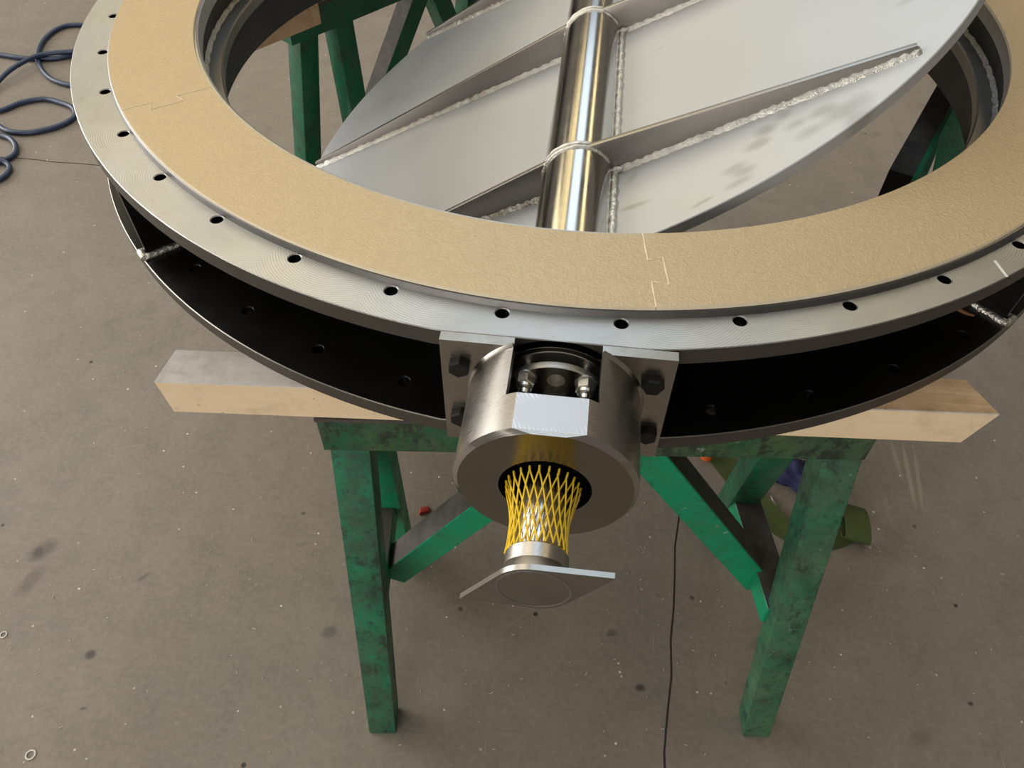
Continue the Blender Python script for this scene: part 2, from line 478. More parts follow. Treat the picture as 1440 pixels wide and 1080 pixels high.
# ================================================================== VALVE BODY
H = 0.1859; TT = 0.027; TB = 0.025; ZC = -0.1
M_FL = m_flange(); M_SEAT = m_seat(); M_BLK = m_black(); M_WALL = m_black('dark_inner_paint', (0.018, 0.017, 0.017), 0.42)
M_EDGE = m_plain('dark_rim_steel', (0.085, 0.077, 0.066), 0.45, 0.6, 0.4)  # outer rim faces, darker than the flange top
M_WELD = m_weld()
M_LIP = m_plain('edge_highlight', (0.36, 0.34, 0.31), 0.35, 1.0, 0.5, 9)  # lower flange chamfer: the edge highlight is put into a lighter colour
M_HOUS = m_steel('worn_bright_steel', (0.46, 0.44, 0.41), 0.30, 0.4, (3, 30, 3), 0.10, 1.0, (0.25, 0.22, 0.18))
M_PLATE = m_steel('ground_plate_steel', (0.38, 0.35, 0.31), 0.30, 0.5, (2, 2, 14), 0.06, 1.0, (0.20, 0.175, 0.14))
M_BOLT = m_plain('blackened_bolt', (0.012, 0.011, 0.010), 0.40, 0.2, 0.3, 20, 0.3)
M_ZINC = m_steel('zinc_plate', (0.80, 0.80, 0.76), 0.33, 0.2, None, 0.05)
M_SHAFT_FINE = m_steel('polished_steel', (0.56, 0.54, 0.51), 0.15, 0.2, (2, 40, 2), 0.012, 1.0, (0.40, 0.37, 0.32))

valve = thing('butterfly_valve_body', P(0, 0, -H - TB), 'large round steel valve body with two bolt flanges resting on green trestles', 'valve body')

def circ_r(phi, cx, cy, r):
    b = cx * math.cos(phi) + cy * math.sin(phi)
    return b + math.sqrt(max(0, r * r - cx * cx - cy * cy + b * b))
def ro_top(phi):
    r = circ_r(phi, -0.0165, -0.015, 1.034)
    s = -math.sin(phi)
    if s > 0.5 and abs(1.0393 / s * math.cos(phi)) < 0.156: r = min(r, 1.0393 / s)
    return r
def ro_low(phi):
    r = circ_r(phi, -0.0195, -0.013, 1.037)
    s = -math.sin(phi)
    if s > 0.5 and abs(1.0393 / s * math.cos(phi)) < 0.156: r = min(r, 1.0393 / s)
    return r

def flange(bm, ro, ri, zt, zb, hr, NH=40, chamf=0.0012, lip=0):
    """annular plate with NH through holes on radius 1, outer radius ro(phi)."""
    half = PI / NH
    for k in range(NH):
        pc = -PI / 2 + (k + 0.5) * 2 * half
        # rays in the (t = angle, d = radius-1) rectangle
        rays = []
        d0 = ri - 1
        top_d = ro(pc) - 1
        cor = [math.atan2(top_d, half), math.atan2(top_d, -half), math.atan2(d0, -half), math.atan2(d0, half)]
        n = 20
        angs = sorted([2 * PI * i / n - PI for i in range(n)] + cor)
        angs2 = []
        for a in angs:
            if not angs2 or a - angs2[-1] > 0.02: angs2.append(a)
        cset = set()
        for a in angs2:
            ca_, sa_ = math.cos(a), math.sin(a)
            for c in cor:
                if abs(c - a) < 0.021: ca_, sa_ = math.cos(c), math.sin(c); a = c
            tx = half / abs(ca_) if abs(ca_) > 1e-9 else 1e9
            ty = (top_d / sa_) if sa_ > 1e-9 else (d0 / sa_ if sa_ < -1e-9 else 1e9)
            if tx <= ty + 1e-9: t, d, side = math.copysign(half, ca_), sa_ * tx, 'r'
            else: t, d, side = ca_ * ty, sa_ * ty, 'o' if sa_ > 0 else 'i'
            if abs(tx - ty) < 1e-6: side = 'c' + ('o' if sa_ > 0 else 'i')
            if 'o' in side: d = ro(pc + t) - 1
            hx, hy = hr * ca_, hr * sa_
            rays.append((hx, hy, t, d, side))
        def PT(t, d, z): return P((1 + d) * math.cos(pc + t), (1 + d) * math.sin(pc + t), z)
        cp = Vector((math.cos(pc), math.sin(pc)))
        tp = Vector((-math.sin(pc), math.cos(pc)))
        def HP(hx, hy, z):
            q = cp * (1 + hy) + tp * hx
            return P(q.x, q.y, z)
        m = len(rays)
        rows = []
        for hx, hy, t, d, side in rays:
            dc = d - (chamf if 'o' in side else 0)
            rows.append([bm.verts.new(HP(hx, hy, zb)), bm.verts.new(HP(hx, hy, zt - 0.0015)), bm.verts.new(HP(hx * 1.14, hy * 1.14, zt)),
                         bm.verts.new(PT(t, dc, zt)), bm.verts.new(PT(t, d, zb)), bm.verts.new(PT(t, d, zt - (chamf if 'o' in side else 0)))])
        for i in range(m):
            A, B = rows[i], rows[(i + 1) % m]
            sa, sb = rays[i][4], rays[(i + 1) % m][4]
            bm.faces.new((A[0], A[1], B[1], B[0])).material_index = 1
            bm.faces.new((A[1], A[2], B[2], B[1]))
            bm.faces.new((A[2], A[3], B[3], B[2]))
            bm.faces.new((A[0], B[0], B[4], A[4])).material_index = 1
            if 'o' in sa and 'o' in sb:
                bm.faces.new((A[3], A[5], B[5], B[3])).material_index = lip
                bm.faces.new((A[5], A[4], B[4], B[5])).material_index = 2
            if 'i' in sa and 'i' in sb:
                bm.faces.new((A[3], B[3], B[4], A[4])).material_index = 1

bm = bmesh.new()
flange(bm, ro_top, 0.93, 0.0, -TT, 0.0092)
o_topf = obj('top_flange', bm, [M_FL, M_BLK, M_EDGE], valve, sharp=25)
cb_ = bmesh.new()
lathe_y(cb_, [(0.0001, -1.10), (0.0885, -1.10), (0.0885, -1.010), (0.0001, -1.010)], 0, -0.1, 72)
cut = obj('cutter', cb_, M_EDGE)
md = o_topf.modifiers.new('arch', 'BOOLEAN'); md.operation = 'DIFFERENCE'; md.object = cut; md.solver = 'EXACT'
bpy.context.view_layer.update()
me_new = bpy.data.meshes.new_from_object(o_topf.evaluated_get(bpy.context.evaluated_depsgraph_get()))
o_topf.modifiers.clear(); o_topf.data = me_new; bpy.data.objects.remove(cut)
o_topf['label'] = 'upper drilled flange of machined grey steel'
# raised gasket seat, turned as one ring inside the bolt circle, with the bore
bm = bmesh.new()
lathe_z(bm, [(0.93, 0.0), (0.990, 0.0), (0.9875, 0.0092), (0.985, 0.0112), (0.826, 0.0112), (0.822, 0.008), (0.822, -0.024), (0.826, -TT), (0.93, -TT)], seg=256)
bm.faces.ensure_lookup_table()
for f in bm.faces:
    c = f.calc_center_median(); rr = math.hypot(c.x, c.y) / S
    if rr < 0.827: f.material_index = 1
    if rr > 0.984 and c.z > LIFT: f.material_index = 2
o = obj('gasket_seat', bm, [M_SEAT, m_plain('matt_bore_steel', (0.40, 0.385, 0.36), 0.5, 0.5, 0.35, 9), m_plain('dull_turned_step', (0.21, 0.205, 0.20), 0.42, 1.0, 0.5, 9)], valve, sharp=25); o['label'] = 'raised machined seat with bright turned edge'
bm = bmesh.new()
flange(bm, ro_low, 0.8545, -H, -H - TB, 0.0088, chamf=0.0014, lip=3)
o = obj('bottom_flange', bm, [M_BLK, M_BLK, M_EDGE, M_LIP], valve, sharp=25); o['label'] = 'lower drilled flange in glossy black paint'
bm = bmesh.new()
lathe_z(bm, [(0.832, -TT), (0.855, -TT), (0.855, -H - TB), (0.834, -H - TB), (0.832, -H - TB + 0.002)], seg=192)
obj('web_wall', bm, M_WALL, valve, sharp=25)
# internal seat ring with weld bead
bm = bmesh.new()
lathe_z(bm, [(0.840, -0.074), (0.800, -0.074), (0.797, -0.077), (0.797, -0.098), (0.800, -0.101), (0.840, -0.101)], seg=192)
o = obj('seat_ring', bm, m_steel('dull_bar_steel', (0.20, 0.185, 0.165), 0.45, 0.4, None, 0.1), valve, sharp=25)
bm = bmesh.new()
seg = 360; rings = []
for i in range(seg):
    a = 2 * PI * i / seg
    q = 0.0012 * math.sin(i * 1.9) + 0.0008 * math.sin(i * 3.7)
    rings.append([bm.verts.new(P(r * math.cos(a), r * math.sin(a), z)) for r, z in ((0.836, -0.0670 + q), (0.829, -0.0685 + q), (0.8235 + q, -0.0735), (0.836, -0.075))])
for i in range(seg):
    A, B = rings[i], rings[(i + 1) % seg]
    for j in range(4): bm.faces.new((A[j], B[j], B[(j + 1) % 4], A[(j + 1) % 4]))
wb = obj('weld_bead', bm, m_weld('dark_weld', (0.30, 0.27, 0.22)), o, sharp=60); wb['label'] = 'ropy grey weld bead above the seat ring'
# welded gussets between the flanges
for deg, rusty in ((-135.3, 0), (-44.6, 1), (-180, 0), (0, 0), (45, 0), (90, 0), (135, 0)):
    a = math.radians(deg)
    er = Vector((math.cos(a), math.sin(a), 0)); et = Vector((-math.sin(a), math.cos(a), 0))
    bm = bmesh.new()
    rr0, rr1 = 0.852, ro_low(a) - 0.006
    poly = []
    for r, z in ((rr0, -H), (rr1, -H), (rr1 - 0.004, -H + 0.01), (ro_top(a) - 0.004, -TT), (rr0, -TT)):
        p = er * r; poly.append(P(p.x - et.x * 0.006, p.y - et.y * 0.006, z))
    prism(bm, poly, et * 0.012 * S)
    g = obj('gusset', bm, M_BLK, valve)
    bm = bmesh.new()
    for sgn in (-1, 1):
        pts = []
        for i in range(13):
            r = rr0 + (rr1 + 0.004 - rr0) * i / 12
            p = er * r + et * sgn * 0.0085
            pts.append(P(p.x, p.y, -H + 0.003 + 0.001 * math.sin(i * 2.7)))
        tube(bm, pts, [0.0075 * S * (1 + 0.18 * math.sin(i * 3.1)) for i in range(13)], 8)
    p = er * (rr1 + 0.003)
    tube(bm, [P(p.x - et.x * 0.01, p.y - et.y * 0.01, -H + 0.004), P(p.x + et.x * 0.0, p.y + et.y * 0.0, -H + 0.007), P(p.x + et.x * 0.01, p.y + et.y * 0.01, -H + 0.004)], 0.007 * S, 8)
    wb = obj('weld_bead', bm, M_WELD, g, sharp=60); wb['label'] = 'bright silver weld around the gusset foot'
    if rusty:
        bm = bmesh.new()
        for (u0, t0, u1, t1) in ((0.88, -0.03, 0.93, -0.045), (0.93, -0.045, 0.985, -0.03), (0.90, -0.022, 0.955, -0.035)):
            pts = []
            for i in range(9):
                f = i / 8
                p = er * (u0 + (u1 - u0) * f) + et * (t0 + (t1 - t0) * f + 0.003 * math.sin(6 * f))
                pts.append(P(p.x, p.y, -H + 0.0012))
            tube(bm, pts, [0.003 * S * (0.5 + abs(math.sin(PI * (i + 0.6) / 9))) for i in range(9)], 6)
        ru = obj('rust_streak', bm, m_plain('rust', (0.16, 0.075, 0.03), 0.85), g); ru['label'] = 'brown rusty weld spatter by the gusset'
# chalk ticks on the rim
MCH = m_plain('white_marker', (0.75, 0.74, 0.70), 0.8, 0, 0.15)
for (rA, aA, rB, aB) in ((1.004, -53.1, 1.036, -53.9), (1.003, -46.9, 1.032, -47.6)):
    bm = bmesh.new()
    pa, pb = math.radians(aA), math.radians(aB)
    A_ = Vector((rA * math.cos(pa), rA * math.sin(pa))); B_ = Vector((rB * math.cos(pb), rB * math.sin(pb)))
    d = (B_ - A_).normalized(); nn = Vector((-d.y, d.x)) * 0.0022
    q = [A_ - nn, B_ - nn * 0.8, B_ + nn * 0.8, A_ + nn]
    quad_box(bm, [P(p.x, p.y, 0.0001) for p in q] + [P(p.x, p.y, 0.0005) for p in q])
    c = obj('chalk_mark', bm, MCH, valve, smooth=False); c['label'] = 'short white paint tick across the flange rim'

# ---- bearing housing at the front
hous = bpy.data.objects.new('bearing_housing', None); COL.objects.link(hous); hous.parent = valve
hous['_loc'] = (0, 0, 0)
hous.matrix_parent_inverse = Matrix.Translation(-Vector(world_loc(valve)))
hous['label'] = 'bright round bearing housing with milled flat and window, bolted to the front of the body'
YP0, YP1 = -1.0393, -1.0545               # mounting plate back / front
YW, YF = -1.138, -1.1985                  # window front edge, housing front face
RH = 0.1168; FLAT = 0.1085; SL = 0.0565; RB = 0.088
def arc(r, a0, a1, n): return [(r * math.cos(a0 + (a1 - a0) * i / n), r * math.sin(a0 + (a1 - a0) * i / n)) for i in range(n + 1)]
# mounting plate with U cut-out
bm = bmesh.new()
zt = -0.0008 - ZC; zb = -0.206 - ZC
ai = math.asin(math.sqrt(RB * RB - SL * SL) / RB)
inner = arc(RB, ai, -PI - ai, 36)         # from right slot wall down around to the left
poly = [(SL, zt)] + inner + [(-SL, zt), (-0.153, zt), (-0.153, zb), (0.152, zb), (0.152, zt)]
# split into two halves for clean faces
def yprism(bm, poly, y0, y1, mi=0):
    prism(bm, [P(x, y0, z + ZC) for x, z in poly], Vector((0, (y1 - y0) * S, 0)), mi)
yprism(bm, poly, YP0, YP1)
pl = obj('mounting_plate', bm, M_PLATE, hous, sharp=25)
# milled top edges of the plate are brighter
bm = bmesh.new()
# body: C section with window slot
ao = math.asin(math.sqrt(RH * RH - SL * SL) / RH)
outer = arc(RH, ao, -PI - ao, 72)
yprism(bm, outer + inner[::-1], YP1, YW)
# front ring with bore and flat
af = math.asin(FLAT / RH)
def ring_sec(bm, y0, y1, r_o, r_o2, r_i, n=96):
    def pt(r, a, lim):
        x, z = r * math.cos(a), r * math.sin(a)
        if z > lim: z = lim
        return x, z
    def outline(r, lim):
        a1, a2 = math.asin(min(1, lim / r)), PI - math.asin(min(1, lim / r))
        base = [a1 + (a2 - a1) * i / 12 for i in range(13)] + [a2 + (2 * PI + a1 - a2) * i / 84 for i in range(1, 84)]
        out = []
        for i, a in enumerate(base):
            if i <= 12:
                x = r * math.cos(a1) * (1 - 2 * i / 12); out.append((x, min(lim, math.sqrt(max(0, r * r - x * x)))))
            else: out.append((r * math.cos(a), r * math.sin(a)))
        return out, base
    o1, b1 = outline(r_o, FLAT); o2, _ = outline(r_o2, FLAT)
    inn = [(r_i * math.cos(a), r_i * math.sin(a)) for a in b1]
    yc = y1 + 0.0065
    L = [[bm.verts.new(P(x, y0, z + ZC)) for x, z in inn], [bm.verts.new(P(x, y0, z + ZC)) for x, z in o1],
         [bm.verts.new(P(x, yc, z + ZC)) for x, z in o1], [bm.verts.new(P(x, y1, z + ZC)) for x, z in o2],
         [bm.verts.new(P(x, y1, z + ZC)) for x, z in inn]]
    n = len(b1)
    for k in range(5):
        A, B = L[k], L[(k + 1) % 5]
        for i in range(n):
            f = bm.faces.new((A[i], A[(i + 1) % n], B[(i + 1) % n], B[i]))
            if k == 1 and i < 12: f.material_index = 1
            if k == 3: f.material_index = 2
            if k == 2 and i >= 12: f.material_index = 4
            if k == 4: f.material_index = 3
ring_sec(bm, YW, YF, RH, RH - 0.0065, 0.0585)
M_FLAT = Mat('milled_flat', (0.50, 0.495, 0.505), 0.42, 0.9)
wv = M_FLAT.wave(75, M_FLAT.scaled((1, 1, 1), loc=(0.16, 1.06, 0)), 1.0, 'RINGS', 'Z', 2)
wv = M_FLAT.math('MULTIPLY', wv, M_FLAT.ramp(M_FLAT.noise(12, 2, 0.5), 0.35, 0.6))
M_FLAT.mix(M_FLAT.math('MULTIPLY', M_FLAT.ramp(wv, 0.3, 0.8), 0.6), (0.80, 0.80, 0.83))
M_FLAT.bump(wv, 0.10, 0.0012); M_FLAT = M_FLAT.done()
M_FACE = m_steel('oily_faced_steel', (0.26, 0.24, 0.205), 0.24, 0.5, None, 0.04, 1.0, (0.18, 0.165, 0.135))
obj('housing_cylinder', bm, [M_HOUS, M_FLAT, M_FACE, M_BLK, M_SHAFT_FINE], hous, sharp=20)
# weld / fillet between plate and cylinder
bm = bmesh.new()
lathe_y(bm, [(RH - 0.001, YP1 + 0.001), (RH + 0.004, YP1 + 0.0005), (RH + 0.0012, YP1 - 0.004), (RH - 0.001, YP1 - 0.006)], 0, ZC, 96, True, ao - 2 * PI + PI - 2 * ao + 2 * ao - PI + 0.0, PI - ao - 2 * PI + 2 * PI if False else ao) if False else None
lathe_y(bm, [(RH - 0.001, YP1 + 0.001), (RH + 0.004, YP1 + 0.0005), (RH + 0.0012, YP1 - 0.004), (RH - 0.001, YP1 - 0.006)], 0, ZC, 96, True, PI - ao, 2 * PI + ao)
obj('fillet_weld', bm, m_steel('ground_fillet', (0.50, 0.48, 0.44), 0.3, 0.3), hous)
# neck behind the plate
bm = bmesh.new()
lathe_y(bm, [(0.1, YP0), (0.1, -0.845), (0.066, -0.845), (0.066, -1.012), (0.0875, -1.012), (0.0875, YP0)], 0, ZC, 72)
obj('neck_tube', bm, M_HOUS, hous, sharp=25)
M_PACK = m_steel('turned_ring_steel', (0.80, 0.77, 0.72), 0.36, 0.3, (2, 40, 2), 0.05, 1.0, (0.5, 0.46, 0.40))
# packing rings, gland follower, studs and nuts seen through the window
bm = bmesh.new(); lathe_y(bm, [(0.050, -1.012), (0.0765, -1.012), (0.0765, -1.0235), (0.0735, -1.0240), (0.0735, -1.0255), (0.0765, -1.0260), (0.0765, -1.0352), (0.0755, -1.0363), (0.050, -1.0363)], 0, ZC, 72)
obj('packing_flange', bm, M_PACK, hous, sharp=25)
bm = bmesh.new(); lathe_y(bm, [(0.034, -1.0363), (0.053, -1.0363), (0.053, -1.0515), (0.034, -1.0515)], 0, ZC, 48)
obj('gland_sleeve', bm, M_BOLT, hous, sharp=25)
gl = None
bm = bmesh.new()
lathe_y(bm, [(0.0745, -1.0625), (0.0755, -1.061), (0.0755, -1.053), (0.0745, -1.0515), (0.034, -1.0515)], 0, ZC, 72, False)
HX, HZ, HR_ = 0.0005, 0.050, 0.0120
def loop(r, x, z, y, n): return [bm.verts.new(P(x + r * math.cos(2 * PI * k / n), y, ZC + z + r * math.sin(2 * PI * k / n))) for k in range(n)]
lo_, li_, lh_ = loop(0.0745, 0, 0, -1.0625, 72), loop(0.034, 0, 0, -1.0625, 48), loop(HR_, HX, HZ, -1.0625, 28)
es = []
for lp in (lo_, li_, lh_):
    for k_ in range(len(lp)): es.append(bm.edges.new((lp[k_], lp[(k_ + 1) % len(lp)])))
bmesh.ops.triangle_fill(bm, use_beauty=True, edges=es)
lb_ = loop(HR_, HX, HZ, -1.0527, 28)
for k_ in range(28): bm.faces.new((lh_[k_], lh_[(k_ + 1) % 28], lb_[(k_ + 1) % 28], lb_[k_]))
bm.faces.new(lb_)
M_GLAND = m_steel('turned_gland_steel', (0.80, 0.77, 0.72), 0.36, 0.3, (2, 40, 2), 0.05, 1.0, (0.40, 0.37, 0.32))
for f in bm.faces:
    c = f.calc_center_median()
    if f.material_index == 0 and f.normal.length and abs(c.y / S + 1.0625) < 1e-4: f.material_index = 2  # front face darkened, its dark reflection put into the colour; hole left bright
gl = obj('gland_follower', bm, [M_GLAND, M_BLK, m_steel('gland_face_reflection', (0.22, 0.21, 0.19), 0.25, 0.3, None, 0.03)], hous, sharp=25)
gl['label'] = 'turned gland ring with a round jacking hole between two nuts'
bm = bmesh.new(); lathe_y(bm, [(0.034, -1.0625), (0.0372, -1.0625), (0.0372, -1.128), (0.0355, -1.130), (0.034, -1.130)], 0, ZC, 64)
hb = obj('gland_hub', bm, m_steel('dark_turned_steel', (0.30, 0.29, 0.27), 0.22, 0.3, (2, 40, 2), 0.05), hous, sharp=25)

def hexprism(bm, cx, cz, y0, y1, r, rot=0.0, ch=0.12):
    n = 6
    def rg(y, rr, m=6): return [bm.verts.new(P(cx + rr * math.cos(rot + 2 * PI * k / m), y, cz + rr * math.sin(rot + 2 * PI * k / m))) for k in range(m)]
    d = (y1 - y0)
    A = rg(y0, r); B = rg(y0 + d * (1 - ch), r); Cc = rg(y1, r * 0.88)
    for U_, V_ in ((A, B), (B, Cc)):
        for k in range(6): bm.faces.new((U_[k], U_[(k + 1) % 6], V_[(k + 1) % 6], V_[k]))
    bm.faces.new(A[::-1]); bm.faces.new(Cc)
for sx in (-1, 1):
    cx = 0.039 * sx; cz = ZC + 0.0515
    bm = bmesh.new()
    lathe_y(bm, [(0.0001, -1.012), (0.0057, -1.012), (0.0057, -1.0895), (0.0045, -1.0915), (0.0001, -1.0915)], cx, cz, 20)
    st = obj('gland_stud', bm, M_ZINC, hous)
    bm = bmesh.new(); lathe_y(bm, [(0.0055, -1.0625), (0.0146, -1.0625), (0.0146, -1.0648), (0.0055, -1.0648)], cx, cz, 28)
    obj('gland_washer', bm, M_ZINC, hous)
    bm = bmesh.new(); hexprism(bm, cx, cz, -1.0648, -1.0790, 0.0128, 0.3)
    lathe_y(bm, [(0.0058, -1.0785), (0.0102, -1.0785), (0.0098, -1.0835), (0.0078, -1.085), (0.0058, -1.085)], cx, cz, 24)
    obj('gland_nut', bm, M_ZINC, hous)
# four plate bolts
for bx, bz, rot in ((-0.1275, -0.043, 0.45), (-0.130, -0.149, 0.52), (0.1255, -0.043, 0.0), (0.132, -0.148, 0.5)):
    bm = bmesh.new()
    hexprism(bm, bx, bz, YP1, YP1 - 0.0135, 0.0152, rot, 0.2)
    obj('plate_bolt', bm, M_BOLT, hous, smooth=False)
# far bearing boss, mirrored behind the ring
bm = bmesh.new(); lathe_y(bm, [(0.0001, 0.845), (0.1, 0.845), (0.1, 1.03), (0.117, 1.03), (0.117, 1.17), (0.0001, 1.17)], 0, ZC, 64)
obj('rear_bearing_boss', bm, M_HOUS, valve, sharp=25)

# ================================================================== DISC WITH SHAFT
TH = 0.4647
Uv = Vector((math.cos(TH), 0, math.sin(TH))); Nv = Vector((-math.sin(TH), 0, math.cos(TH)))
def D(u, v, n):
    q = Uv * u + Nv * n
    return P(q.x, v, q.z + ZC)
# smudges given in disc coordinates -> world xy
for (u, v, ru, rv, rot, st) in ((0.365, -0.526, 0.020, 0.014, 0.6, 0.40), (0.401, -0.592, 0.030, 0.018, 0.6, 0.40), (0.457, -0.566, 0.05, 0.028, 0.5, 0.50), (0.47, -0.60, 0.03, 0.02, 0.5, 0.45),
                          (0.335, -0.550, 0.024, 0.018, 0.5, 0.55), (0.32, -0.583, 0.026, 0.016, 0.5, 0.5), (0.38, -0.56, 0.025, 0.016, 0.4, 0.45), (0.42, -0.55, 0.03, 0.018, 0.5, 0.5), (0.277, -0.629, 0.024, 0.014, 0.4, 0.45),
                          (0.293, -0.644, 0.024, 0.013, 0.4, 0.45), (0.28, -0.669, 0.026, 0.012, 0.4, 0.45), (0.223, -0.691, 0.022, 0.006, 0.4, 0.5), (0.105, -0.561, 0.02, 0.010, 0.9, 0.3), (0.11, -0.644, 0.03, 0.008, 0.1, 0.5),
                          (0.597, -0.30, 0.03, 0.012, 0.5, 0.3), (0.66, -0.1, 0.03, 0.012, 0.5, 0.35), (-0.60, 0.20, 0.018, 0.005, 0.5, 0.6), (-0.64, 0.02, 0.03, 0.005, 0.6, 0.35), (0.161, -0.123, 0.02, 0.006, 0.5, 0.25)):
    q = Uv * u
    DISC_SMUDGES.append((q.x, v, ru, rv, rot, st))
M_DISC = m_disc()
M_RIB = m_steel('rib_stainless', (0.37, 0.345, 0.32), 0.37, 0.25, None, 0.03, 1.0, (0.30, 0.28, 0.26))
disc = thing('valve_disc', D(0, 0, 0), 'tilted round stainless disc with ribs, welded to a polished shaft across the ring', 'valve disc')
NT, NB_ = -0.0165, -0.0365
EA, EB = 0.785, 0.745
bm = bmesh.new()
n = 192
prof = [(1.0, NT - 0.0012), (1.0 - 0.0015, NT)]
L = []
for sc, nn in ((0.0, NT), (1 - 0.002, NT), (1.0, NT - 0.0015), (1.0, NB_ + 0.0015), (1 - 0.002, NB_)):
    if sc == 0: continue
    L.append([bm.verts.new(D(EA * sc * math.cos(2 * PI * k / n), EB * sc * math.sin(2 * PI * k / n), nn)) for k in range(n)])
for k in range(n):
    for j in range(3): bm.faces.new((L[j][k], L[j][(k + 1) % n], L[j + 1][(k + 1) % n], L[j + 1][k]))
bm.faces.new(L[0]); bm.faces.new(L[3][::-1])
obj('disc_plate', bm, M_DISC, disc, sharp=20)
RS = 0.0625
k = Mat('polished_shaft_steel', (0.60, 0.585, 0.55), 0.13, 1.0)
nz = k.noise(26, 5, 0.7, k.scaled((1.5, 30, 1.5)))
k.mix(k.ramp(nz, 0.35, 0.75, 0, 0.3), (0.36, 0.33, 0.28))
k.bump(nz, 0.05, 0.0015)
k.roughness(k.ramp(k.noise(8, 5, 0.7), 0.3, 0.7, 0.08, 0.22))
M_SHAFT = k.done()
bm = bmesh.new()
lathe_y(bm, [(0.0001, -0.842), (0.0600, -0.842), (RS, -0.838), (RS, 0.838), (0.0600, 0.842), (0.0001, 0.842)], 0, ZC, 96)
obj('shaft', bm, M_SHAFT, disc, sharp=25)
def rib(v0, skew, sgn, tip):
    f = lambda u: v0 + skew * u
    th2 = 0.0055
    bm = bmesh.new()
    ht = lambda u: 0.0535 - 0.0565 * (abs(u) / 0.567) if tip < 0.7 else 0.0535 - 0.0555 * (abs(u) / 0.77)
    us = [0.012] + [0.012 + (tip - 0.012) * i / 10 for i in range(1, 11)]
    rows = []
    for u in us:
        uu = sgn * u
        tn = ht(u) if tip >= 0.7 else 0.0535 - (0.0535 + 0.003) * (u / tip)
        rows.append([D(uu, f(uu) - th2, NT - 0.002), D(uu, f(uu) + th2, NT - 0.002), D(uu, f(uu) + th2, tn), D(uu, f(uu) - th2, tn)])
    vs = [[bm.verts.new(c) for c in r] for r in rows]
    for a, b in zip(vs, vs[1:]):
        for j in range(4): bm.faces.new((a[j], a[(j + 1) % 4], b[(j + 1) % 4], b[j]))
    bm.faces.new(vs[0][::-1]); bm.faces.new(vs[-1])
    bevel(bm, 0.0012)
    r = obj('stiffener_rib', bm, M_RIB, disc)
    # weld along both feet and round the shaft
    bm = bmesh.new()
    nseg = 60
    for side in (-1, 1):
        A = []
        for i in range(nseg + 1):
            u = (0.066 + (tip + 0.004 - 0.066) * i / nseg); uu = sgn * u
            vb = f(uu) + side * th2
            q = 1 + 0.22 * math.sin(i * 2.9) + 0.12 * math.sin(i * 7.1)
            wd = 0.0085 * q
            A.append([bm.verts.new(D(uu, vb - side * 0.002, NT - 0.001)), bm.verts.new(D(uu, vb - side * 0.0005, NT + wd * 0.95)),
                      bm.verts.new(D(uu, vb + side * wd * 0.55, NT + wd * 0.6)), bm.verts.new(D(uu, vb + side * wd, NT - 0.001))])
        for a, b in zip(A, A[1:]):
            for j in range(4): bm.faces.new((a[j], a[(j + 1) % 4], b[(j + 1) % 4], b[j]))
        bm.faces.new(A[0][::-1]); bm.faces.new(A[-1])
        # ring weld round the shaft
        pts = []
        for i in range(15):
            al = math.radians(93 - 86 * i / 14)
            uu = sgn * RS * math.cos(al) ; nn = RS * math.sin(al)
            if nn > 0.056: nn = min(nn, 0.0615)
            pts.append(D(uu * 0.99, f(uu) + side * (th2 + 0.0005), nn - 0.001))
        tube(bm, pts, [0.0050 * S * (1 + 0.12 * math.sin(i * 2.1)) for i in range(15)], 8)
        c = D(sgn * 0.069, f(sgn * 0.069) + side * (th2 + 0.005), NT + 0.006)
        tube(bm, [c + Uv * (-0.008 * S * sgn), c, c + Uv * 0.012 * S * sgn], [0.006 * S, 0.0085 * S, 0.004 * S], 8)
    w_ = obj('weld_bead', bm, M_WELD, r, sharp=70); w_['label'] = 'bright lumpy weld at the rib foot'
rib(-0.525, 0.09, 1, 0.567); rib(-0.525, 0.04, -1, 0.555)
rib(0.020, 0.05, 1, 0.765); rib(0.018, 0.065, -1, 0.775)
rib(0.530, 0.05, 1, 0.545); rib(0.535, 0.025, -1, 0.556)
# weld seams along the shaft
bm = bmesh.new()
for sgn in (1, -1):
    pts = [D(sgn * (0.066 + 0.001 * math.sin(i * 1.7)), -0.73 + 1.46 * i / 120, NT + 0.002) for i in range(121)]
    tube(bm, pts, [0.0075 * S * (1 + 0.15 * math.sin(i * 2.3)) for i in range(121)], 8)
w_ = obj('shaft_weld', bm, M_WELD, disc, sharp=70); w_['label'] = 'long weld seam between shaft and disc'
# protruding shaft end: journal, collar, welded end plate
bm = bmesh.new()
lathe_y(bm, [(0.0001, -1.00), (0.033, -1.00), (0.033, -1.170), (0.0325, -1.172), (0.0275, -1.185), (0.0270, -1.188), (0.0270, -1.300), (0.0001, -1.300)], -0.001, ZC, 64)
obj('shaft_journal', bm, M_SHAFT_FINE, disc, sharp=25)
bm = bmesh.new()
lathe_y(bm, [(0.0001, -1.293), (0.0365, -1.293), (0.0375, -1.2945), (0.0375, -1.312), (0.0001, -1.312)], -0.0005, ZC, 64)
lathe_y(bm, [(0.0370, -1.311), (0.0385, -1.314), (0.042, -1.321), (0.0445, -1.328), (0.0001, -1.328), (0.0001, -1.311)], -0.0005, ZC, 64)
obj('shaft_collar', bm, M_HOUS, disc, sharp=25)
